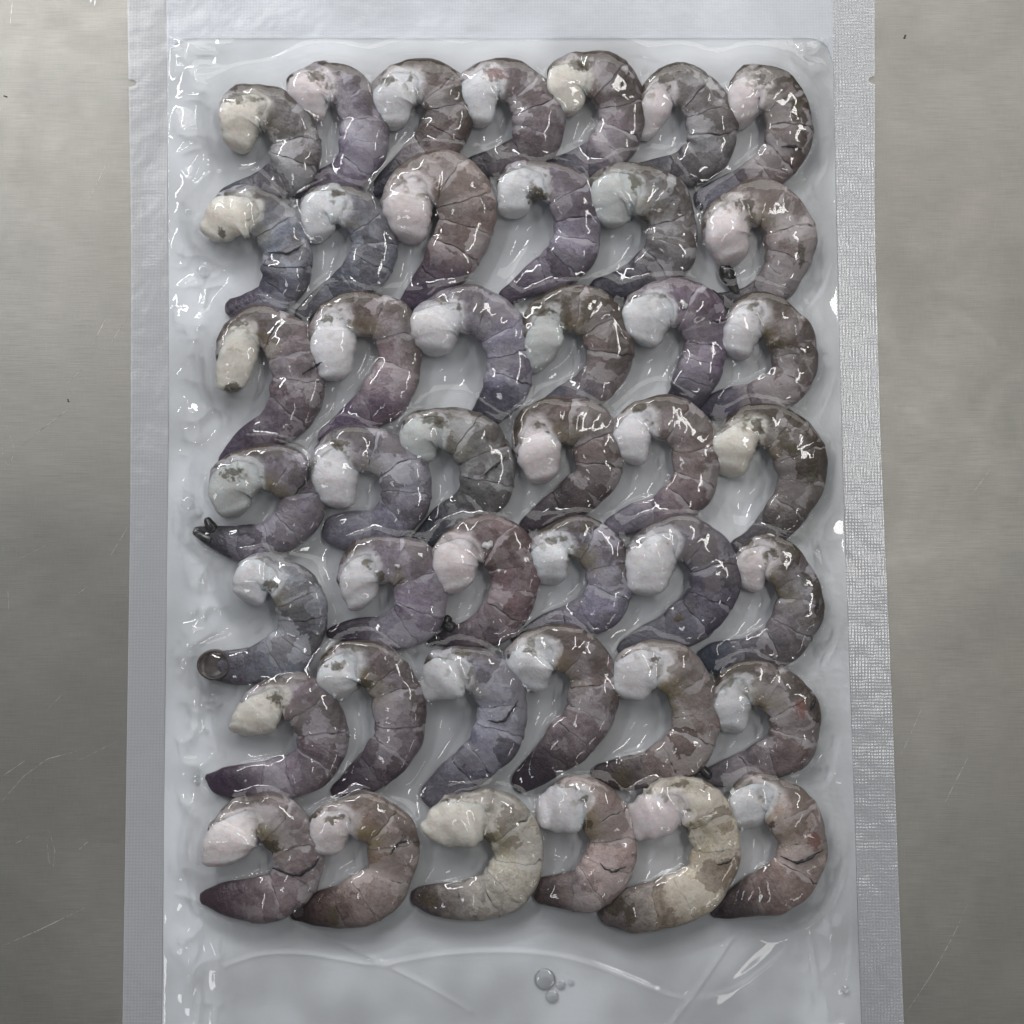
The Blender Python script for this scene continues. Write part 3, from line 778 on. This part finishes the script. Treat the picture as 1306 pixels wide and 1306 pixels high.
OUT_L, INN_L, INN_R, OUT_R = map(sm, (OUT_L, INN_L, INN_R, OUT_R))


def world_curve(xs):
    return np.array([P(x, y) for x, y in zip(xs, YPX)])


WOL, WIL, WIR, WOR = map(world_curve, (OUT_L, INN_L, INN_R, OUT_R))


def sheet(name, A, B, zs, mat, nu=2, parent=None):
    n = len(A)
    u = np.linspace(0, 1, nu)
    V = np.zeros((n, nu, 3))
    V[:, :, :2] = A[:, None] * (1 - u[None, :, None]) + B[:, None] * u[None, :, None]
    V[:, :, 2] = zs
    return mesh_obj(name, V.reshape(-1, 3), grid_faces(n, nu), mat, parent)


sheet('back_film', WIL, WIR, 0.00030, M_BACK, 8, bag)


def notch(xs, y0, depth):
    return xs + depth * np.sqrt(np.maximum(1 - ((YPX - y0) / 5.0) ** 2, 0))


YS = YPX
dense = np.unique(np.r_[YPX, np.linspace(96, 118, 45)])


def resample(xs):
    return np.interp(dense, YPX, xs)


def seal_strip(name, outer, inner, y0, depth, mat):
    o = resample(outer) + depth * np.sqrt(np.maximum(1 - ((dense - y0) / 5.0) ** 2, 0))
    i = resample(inner)
    A = np.array([P(x, y) for x, y in zip(o, dense)])
    B = np.array([P(x, y) for x, y in zip(i, dense)])
    nu = 8
    u = np.linspace(0, 1, nu)
    V = np.zeros((len(A), nu, 3))
    V[:, :, :2] = A[:, None] * (1 - u[None, :, None]) + B[:, None] * u[None, :, None]
    V[:, :, 2] = 0.0007 + 0.00018 * np.sin(dense[:, None] * 0.021 + u[None] * 2.0) * u[None]
    return mesh_obj(name, V.reshape(-1, 3), grid_faces(len(A), nu), mat, bag)


seal_strip('side_seal', OUT_L, INN_L, 107, 10, M_SEAL)
seal_strip('side_seal', OUT_R, INN_R, 103, -8, M_SEAL_SHINY)
# top seal with rounded inner corners
xs = np.linspace(213, 1062, 120)
edge = 50 + np.where(xs < 250, (1 - np.sqrt(np.maximum(1 - ((250 - xs) / 37.0) ** 2, 0))) * 26, 0) \
    + np.where(xs > 1030, (1 - np.sqrt(np.maximum(1 - ((xs - 1030) / 32.0) ** 2, 0))) * 30, 0)
V = np.zeros((120, 8, 3))
for i, x in enumerate(xs):
    for j in range(8):
        V[i, j, :2] = P(x, -160 + (edge[i] + 160) * j / 7)
        V[i, j, 2] = 0.00095
mesh_obj('top_seal', V.reshape(-1, 3), grid_faces(120, 8), M_SEAL, bag)

# front film: an elastic sheet drawn down over the shrimp
NUX, NVY = 680, 1010
y_top, y_bot = P(640, 46)[1], P(640, 1440)[1]
Yw = np.linspace(y_top, y_bot, NVY)
XL = np.interp(-Yw, -WIL[:, 1], WIL[:, 0])
XR = np.interp(-Yw, -WIR[:, 1], WIR[:, 0])
U = np.linspace(0, 1, NUX)
GX = XL[:, None] * (1 - U) + XR[:, None] * U
GY = np.repeat(Yw[:, None], NUX, 1)
dy = abs(Yw[1] - Yw[0])
base_z = 0.0008
H = np.full((NVY, NUX), base_z)


def splat(p):
    p = p.reshape(-1, 3)
    vi = (p[:, 1] - y_top) / (y_bot - y_top) * (NVY - 1)
    ok = (vi > 1) & (vi < NVY - 2)
    p, vi = p[ok], vi[ok]
    xl, xr = np.interp(vi, np.arange(NVY), XL), np.interp(vi, np.arange(NVY), XR)
    ui = (p[:, 0] - xl) / (xr - xl) * (NUX - 1)
    ok = (ui > 1) & (ui < NUX - 2)
    vi, ui, z = np.rint(vi[ok]).astype(int), np.rint(ui[ok]).astype(int), p[ok, 2]
    np.maximum.at(H, (vi, ui), z)


for b in bodies:
    s, ph = np.meshgrid(np.linspace(0, 1, 420), np.linspace(-0.5, np.pi + 0.5, 150), indexing='ij')
    splat(b.pt(s, ph, 0.095) + np.array([0, 0, 0.00042]))
for lp in limb_pts:
    for f_ in np.linspace(0, 1, 6):
        splat(lp * f_ + np.roll(lp, 1, 1) * (1 - f_) + np.array([0, 0, 0.0004]))
# close pin holes left by the sampling
def blur(a, n):
    for _ in range(n):
        p_ = np.pad(a, 1, mode='edge')
        a = (p_[:-2, 1:-1] + p_[2:, 1:-1] + p_[1:-1, :-2] + p_[1:-1, 2:] + 4 * a) / 8
    return a


def mx(a):
    p_ = np.pad(a, 1, mode='edge')
    a = np.maximum.reduce([p_[:-2, 1:-1], p_[1:-1, 1:-1], p_[2:, 1:-1]])
    p_ = np.pad(a, 1, mode='edge')
    return np.maximum.reduce([p_[1:-1, :-2], a, p_[1:-1, 2:]])


H = blur(mx(H), 4)


def relax(u, h, iters, p):
    for _ in range(iters):
        a = u.copy()
        a[1:-1, 1:-1] = 0.25 * (u[:-2, 1:-1] + u[2:, 1:-1] + u[1:-1, :-2] + u[1:-1, 2:]) - p
        u = np.maximum(a, h)
    return u


def down(h):
    a = h[:h.shape[0] // 2 * 2, :h.shape[1] // 2 * 2]
    return np.maximum.reduce([a[::2, ::2], a[1::2, ::2], a[::2, 1::2], a[1::2, 1::2]])


def up(u, shape):
    v = np.linspace(0, u.shape[0] - 1, shape[0]); w_ = np.linspace(0, u.shape[1] - 1, shape[1])
    i, j = np.minimum(v.astype(int), u.shape[0] - 2), np.minimum(w_.astype(int), u.shape[1] - 2)
    a, b_ = (v - i)[:, None], (w_ - j)[None]
    return (u[i][:, j] * (1 - a) + u[i + 1][:, j] * a) * (1 - b_) + (u[i][:, j + 1] * (1 - a) + u[i + 1][:, j + 1] * a) * b_


press = 230.0                                       # curvature of the free film, 1/m
hs = [H]
for _ in range(3):
    hs.append(down(hs[-1]))
u_ = None
for lev in (3, 2, 1, 0):
    h = hs[lev]
    step_ = dy * 2 ** lev
    u_ = h.copy() if u_ is None else np.maximum(up(u_, h.shape), h)
    u_ = relax(u_, h, (400, 160, 80, 40)[3 - lev], press * step_ ** 2 / 4)
F = blur(u_, 5)
# free film at the margins puckers
def vnoise(cell, seed):
    r_ = np.random.RandomState(seed)
    a = r_.rand(int(NVY * dy / cell) + 4, int((XR[0] - XL[0]) / cell) + 4)
    iy = np.linspace(0.5, a.shape[0] - 2.5, NVY); ix = np.linspace(0.5, a.shape[1] - 2.5, NUX)
    i, j = iy.astype(int), ix.astype(int)
    fy, fx = iy - i, ix - j
    fy, fx = (fy * fy * (3 - 2 * fy))[:, None], (fx * fx * (3 - 2 * fx))[None]
    return (a[i][:, j] * (1 - fy) + a[i + 1][:, j] * fy) * (1 - fx) + (a[i][:, j + 1] * (1 - fy) + a[i + 1][:, j + 1] * fy) * fx


free = sstep(0.0002, 0.0016, F - H) + 0.45 * sstep(0.0, 0.0004, 0.0011 - H) * (H < 0.0011)
free = np.clip(free, 0, 1)
marg = np.maximum(np.exp(-((GX - XL[:, None] - .007) / 0.007) ** 2), np.exp(-((GX - XR[:, None] + .007) / 0.007) ** 2))
bott = sstep(P(640, 1160)[1], P(640, 1230)[1], GY)
edge_w = np.minimum(np.minimum(GX - XL[:, None], XR[:, None] - GX) / 0.007, np.minimum(y_top - GY, GY - y_bot) / 0.003)
edge_n = sstep(0, 0.4, edge_w)
edge_w = sstep(0, 1, edge_w)
rid = 1 - np.abs(2 * vnoise(0.0085, 3) - 1)
rid2 = 1 - np.abs(2 * vnoise(0.0045, 5) - 1)
puck = (0.0019 * (rid ** 2) + 0.0010 * rid2 ** 2) * marg + 0.00025 * vnoise(0.014, 9)
F = F + puck * edge_w * np.clip(free + 0.15, 0, 1) * np.where(bott > 0, 1 - 0.4 * bott, 1)
onb = sstep(0.0015, 0.003, H)
F = F + edge_w * onb * (0.00005 * vnoise(0.0016, 21) + 0.000022 * vnoise(0.0011, 25) + 0.00014 * vnoise(0.0030, 22) + 0.0002 * vnoise(0.006, 23))


def ridge(pts, sig, hgt):
    q = np.array([P(x, y, 0.002) for x, y in pts])
    if len(q) > 2:
        q = catmull(np.c_[q, np.zeros(len(q))])[::4, :2]
    tot = np.r_[0, np.cumsum(np.hypot(*np.diff(q, axis=0).T))]
    best = np.full(F.shape, 1e9)
    fade = np.ones(F.shape)
    for k in range(len(q) - 1):
        a, b_ = q[k], q[k + 1]
        m_ = 4 * sig
        ylo, yhi = min(a[1], b_[1]) - m_, max(a[1], b_[1]) + m_
        i0 = max(int((y_top - yhi) / dy), 0); i1 = min(int((y_top - ylo) / dy) + 2, NVY)
        wx = (XR[0] - XL[0]) / (NUX - 1)
        xlo, xhi = min(a[0], b_[0]) - m_ - .004, max(a[0], b_[0]) + m_ + .004
        j0 = max(int((xlo - XL.max()) / wx) - 10, 0); j1 = min(int((xhi - XL.min()) / wx) + 12, NUX)
        if i1 <= i0 or j1 <= j0:
            continue
        gx, gy = GX[i0:i1, j0:j1], GY[i0:i1, j0:j1]
        ab = b_ - a
        t = np.clip(((gx - a[0]) * ab[0] + (gy - a[1]) * ab[1]) / (ab @ ab + 1e-18), 0, 1)
        d2 = (gx - a[0] - t * ab[0]) ** 2 + (gy - a[1] - t * ab[1]) ** 2
        sub = best[i0:i1, j0:j1]
        cl = d2 < sub
        sub[cl] = d2[cl]
        s_ = (tot[k] + t * np.linalg.norm(ab)) / tot[-1]
        fade[i0:i1, j0:j1][cl] = np.sin(np.pi * np.clip(s_ * 0.92 + 0.04, 0, 1))[cl] ** 0.5
    return hgt * np.exp(-best / (2 * sig ** 2)) * fade


RIDGES = [([(222, 66), (224, 80), (221, 97)], .5, .5), ([(228, 66), (240, 74)], .4, .4),
          ([(238, 96), (262, 112), (279, 138), (284, 162), (277, 172), (292, 190), (302, 218)], .75, 1.1),
          ([(222, 168), (232, 152), (240, 138)], .6, .6), ([(222, 322), (240, 295), (249, 262), (250, 225)], .55, .7),
          ([(258, 553), (285, 533), (304, 513), (296, 545), (285, 570), (268, 581), (244, 580)], .55, .8),
          ([(295, 420), (316, 403)], .35, .35), ([(283, 451), (296, 442)], .35, .35), ([(266, 600), (265, 630), (262, 662)], .5, .5),
          ([(225, 390), (224, 420)], .6, .5), ([(218, 680), (240, 655), (262, 640)], .8, .9),
          ([(237, 780), (248, 768)], .5, .5), ([(218, 838), (230, 822)], .5, .6), ([(252, 800), (258, 828)], .6, .6),
          ([(233, 1012), (252, 1036)], .4, .4), ([(255, 1015), (263, 1040), (262, 1060), (270, 1066)], .45, .5),
          ([(225, 1120), (228, 1100), (262, 1085)], .6, .6), ([(237, 1164), (262, 1187), (272, 1215), (284, 1231)], .5, .6),
          ([(205, 1195), (234, 1228)], .5, .5), ([(218, 1196), (235, 1205), (241, 1220)], .4, .4),
          ([(284, 1231), (330, 1217), (380, 1215), (430, 1222), (480, 1229), (540, 1219), (600, 1213), (670, 1213), (730, 1222),
            (790, 1243), (850, 1267), (890, 1268), (940, 1255), (980, 1228), (998, 1212)], .40, .40),
          ([(943, 1176), (900, 1238), (850, 1310)], .35, .45), ([(1000, 1165), (950, 1212), (905, 1262), (870, 1300)], 3.6, 1.15),
          ([(1060, 1114), (1078, 1130), (1087, 1160), (1089, 1200), (1082, 1240), (1072, 1262)], .5, .55),
          ([(1030, 1190), (1036, 1215), (1042, 1258)], .4, .35), ([(366, 1168), (440, 1205), (540, 1255), (598, 1290)], .5, .3),
          ([(548, 1150), (560, 1168), (600, 1172), (650, 1160), (684, 1125), (690, 1080)], .32, .3),
          ([(782, 1146), (796, 1122), (806, 1090), (811, 1062)], .32, .3),
          ([(790, 1192), (850, 1180), (910, 1152), (937, 1112), (935, 1060)], .32, .3),
          ([(1035, 1020), (1051, 1055), (1052, 1095), (1040, 1128), (1008, 1165)], .5, .4),
          ([(700, 1155), (730, 1162), (760, 1160)], .3, .25), ([(500, 1068), (520, 1110), (510, 1140), (480, 1165), (450, 1180)], .32, .25),
          ([(1068, 455), (1062, 462)], .8, .7), ([(1052, 490), (1068, 505)], .9, .8), ([(1040, 560), (1062, 580), (1070, 575)], .8, .7),
          ([(1052, 345), (1068, 348), (1064, 332), (1050, 332)], .5, .5), ([(1056, 160), (1061, 172)], 1.0, .9),
          ([(800, 78), (818, 72), (840, 79)], .6, .6), ([(808, 92), (804, 86)], .5, .5),
          ([(1070, 730), (1079, 770), (1072, 815)], .8, .7), ([(1058, 965), (1080, 960)], 1.4, 1.3), ([(1072, 1080), (1085, 1064), (1090, 1060)], .7, .8)]
for pts, sg, hg in RIDGES:
    side_ = sg < 1.5 and (max(p_[0] for p_ in pts) < 320 or min(p_[0] for p_ in pts) > 1035)
    wide = (3.0 if sg >= 0.55 else 2.0) if side_ else 1.1
    if side_:
        hg = 0.33 * sg * wide
    F = F + ridge(pts, sg * 1e-3 * wide, hg * 1e-3) * np.clip(edge_n + 0.05, 0, 1)
F[0], F[-1], F[:, 0], F[:, -1] = base_z - 1e-4, base_z - 1e-4, base_z - 1e-4, base_z - 1e-4
V = np.stack([GX, GY, F], -1)
mesh_obj('front_film', V.reshape(-1, 3), grid_faces(NVY, NUX), M_FRONT, bag)


def film_z(x, y):
    i = int(round((y - y_top) / (y_bot - y_top) * (NVY - 1)))
    i = min(max(i, 0), NVY - 1)
    j = int(round((x - XL[i]) / (XR[i] - XL[i]) * (NUX - 1)))
    return F[i, min(max(j, 0), NUX - 1)]


BUB = [(695, 1249, 13), (715, 1256, 6), (704, 1271, 8), (728, 1253, 4), (406, 306, 6), (258, 344, 6), (240, 271, 5), (421, 521, 6),
       (806, 331, 5), (683, 325, 3), (249, 994, 4), (249, 987, 3), (262, 931, 3), (271, 890, 5), (319, 791, 4), (492, 1001, 5),
       (545, 1020, 3), (658, 540, 4), (392, 594, 6), (711, 1095, 4), (1078, 1262, 5), (1068, 1073, 4), (253, 684, 4), (1010, 840, 3),
       (240, 642, 9), (380, 1162, 7), (748, 640, 3), (868, 560, 3), (452, 810, 3), (330, 930, 3), (598, 992, 3)]
a = np.linspace(0, 2 * np.pi, 20, endpoint=False)
prof = [(1.03, -0.15), (1.03, 0.06), (0.96, 0.16), (0.84, 0.22), (0.55, 0.25), (0.25, 0.26), (0.02, 0.26)]
for bx, by, br in BUB:
    x, y = P(bx, by, 0.004)
    z = film_z(x, y)
    x, y = P(bx, by, z)
    rr = br * KPX
    V = np.array([[(x + rr * k * math.cos(t_), y + rr * k * math.sin(t_), z + rr * hh * 0.8) for t_ in a] for k, hh in prof])
    mesh_obj('bubble', V.reshape(-1, 3), grid_faces(len(prof), 20, True)[:, ::-1], M_BUBBLE, bag)

# ------------------------------------------------------------------ cracks and painted glint specks on single shrimp
M_CRACK = plain_material('dark_crack', (0.025, 0.02, 0.025, 1), 0.3)
M_WHITE = plain_material('painted_glint_speck', (0.80, 0.79, 0.80, 1), 0.3)  # white colour stands in for bright reflections on film specks


def on_film(x, y, dz):
    q = P(x, y, 0.006)
    z = film_z(*q) + dz
    q = P(x, y, z)
    return (q[0], q[1], film_z(*q) + dz)


def crack(i, pts, wid):
    c = catmull(np.c_[np.array(pts, float), np.zeros(len(pts))])[::4, :2]
    jr = random.Random(i)
    n = len(c)
    T = np.gradient(c, axis=0)
    T /= np.linalg.norm(T, axis=1)[:, None]
    V = []
    for k in range(n):
        ww = wid * (0.25 + 0.75 * math.sin(math.pi * (k + 0.5) / n)) * jr.uniform(0.6, 1.4)
        nx, ny = -T[k, 1] * ww, T[k, 0] * ww
        jx, jy = c[k, 0] + jr.uniform(-1, 1), c[k, 1] + jr.uniform(-1, 1)
        for f_, dz in ((-1, -0.0006), (0, -0.00012), (1, -0.0006)):
            V.append(on_film(jx + nx * f_, jy + ny * f_, dz))
    mesh_obj('crack', V, grid_faces(n, 3), M_CRACK, roots[i])


for i, pts, wd in ((33, [(622, 918), (640, 920), (652, 908), (662, 893)], 1.5), (37, [(348, 1107), (377, 1116), (395, 1108), (408, 1094)], 2.2),
                   (42, [(996, 1092), (1018, 1100), (1035, 1093), (1050, 1084)], 1.8), (17, [(906, 410), (927, 407)], 1.4),
                   (19, [(376, 630), (392, 612), (394, 596)], 2.0), (38, [(498, 1090), (508, 1076), (522, 1072)], 1.6),
                   (13, [(385, 478), (400, 468), (411, 462)], 1.6), (40, [(765, 1102), (780, 1111), (798, 1106)], 1.5),
                   (41, [(915, 1103), (933, 1097)], 1.3), (6, [(996, 187), (1012, 186), (1022, 190)], 1.6),
                   (7, [(342, 322), (368, 322), (388, 312)], 1.6), (21, [(617, 606), (632, 594), (646, 582)], 1.6),
                   (36, [(1033, 905), (1038, 898), (1040, 888)], 1.8), (30, [(1038, 778), (1044, 768)], 2.2)):
    if len(pts) == 2:
        pts = [pts[0], ((pts[0][0] + pts[1][0]) / 2 + 1, (pts[0][1] + pts[1][1]) / 2 + 1), pts[1]]
    crack(i, pts, wd)


def stain(i, cx, cy, rx, ry, mat, name, seed):  # irregular patch just under the film, drawn only for the painted glints
    r_ = random.Random(seed)
    p1, p2, p3 = (r_.uniform(0, 6.28) for _ in range(3))
    V = [on_film(cx, cy, -0.00010)]
    for ring in (0.55, 1.0):
        for k in range(18):
            a_ = 2 * math.pi * k / 18
            q = ring * (1 + 0.22 * math.sin(2 * a_ + p1) + 0.16 * math.sin(3 * a_ + p2) + 0.12 * math.sin(5 * a_ + p3))
            V.append(on_film(cx + rx * q * math.cos(a_), cy + ry * q * math.sin(a_), -0.00012 if ring < 1 else -0.0007))
    F_ = [(0, 1 + k, 1 + (k + 1) % 18, 1 + (k + 1) % 18) for k in range(18)]
    me_f = [(1 + k, 19 + k, 19 + (k + 1) % 18, 1 + (k + 1) % 18) for k in range(18)]
    me = bpy.data.meshes.new(name)
    o_ = np.array(roots[i].location)
    me.from_pydata([tuple(np.array(v) - o_) for v in V], [], [f_[:3] for f_ in F_] + me_f)
    for p_ in me.polygons:
        p_.use_smooth = True
    me.materials.append(mat)
    o = bpy.data.objects.new(name, me)
    o.parent = roots[i]
    COL.objects.link(o)


stain(17, 873, 389, 4.5, 4.5, M_WHITE, 'painted_glint_speck', 70)
stain(27, 622, 695, 6, 6, M_WHITE, 'painted_glint_speck', 71)
stain(26, 507, 722, 3.5, 3, M_WHITE, 'painted_glint_speck', 72)
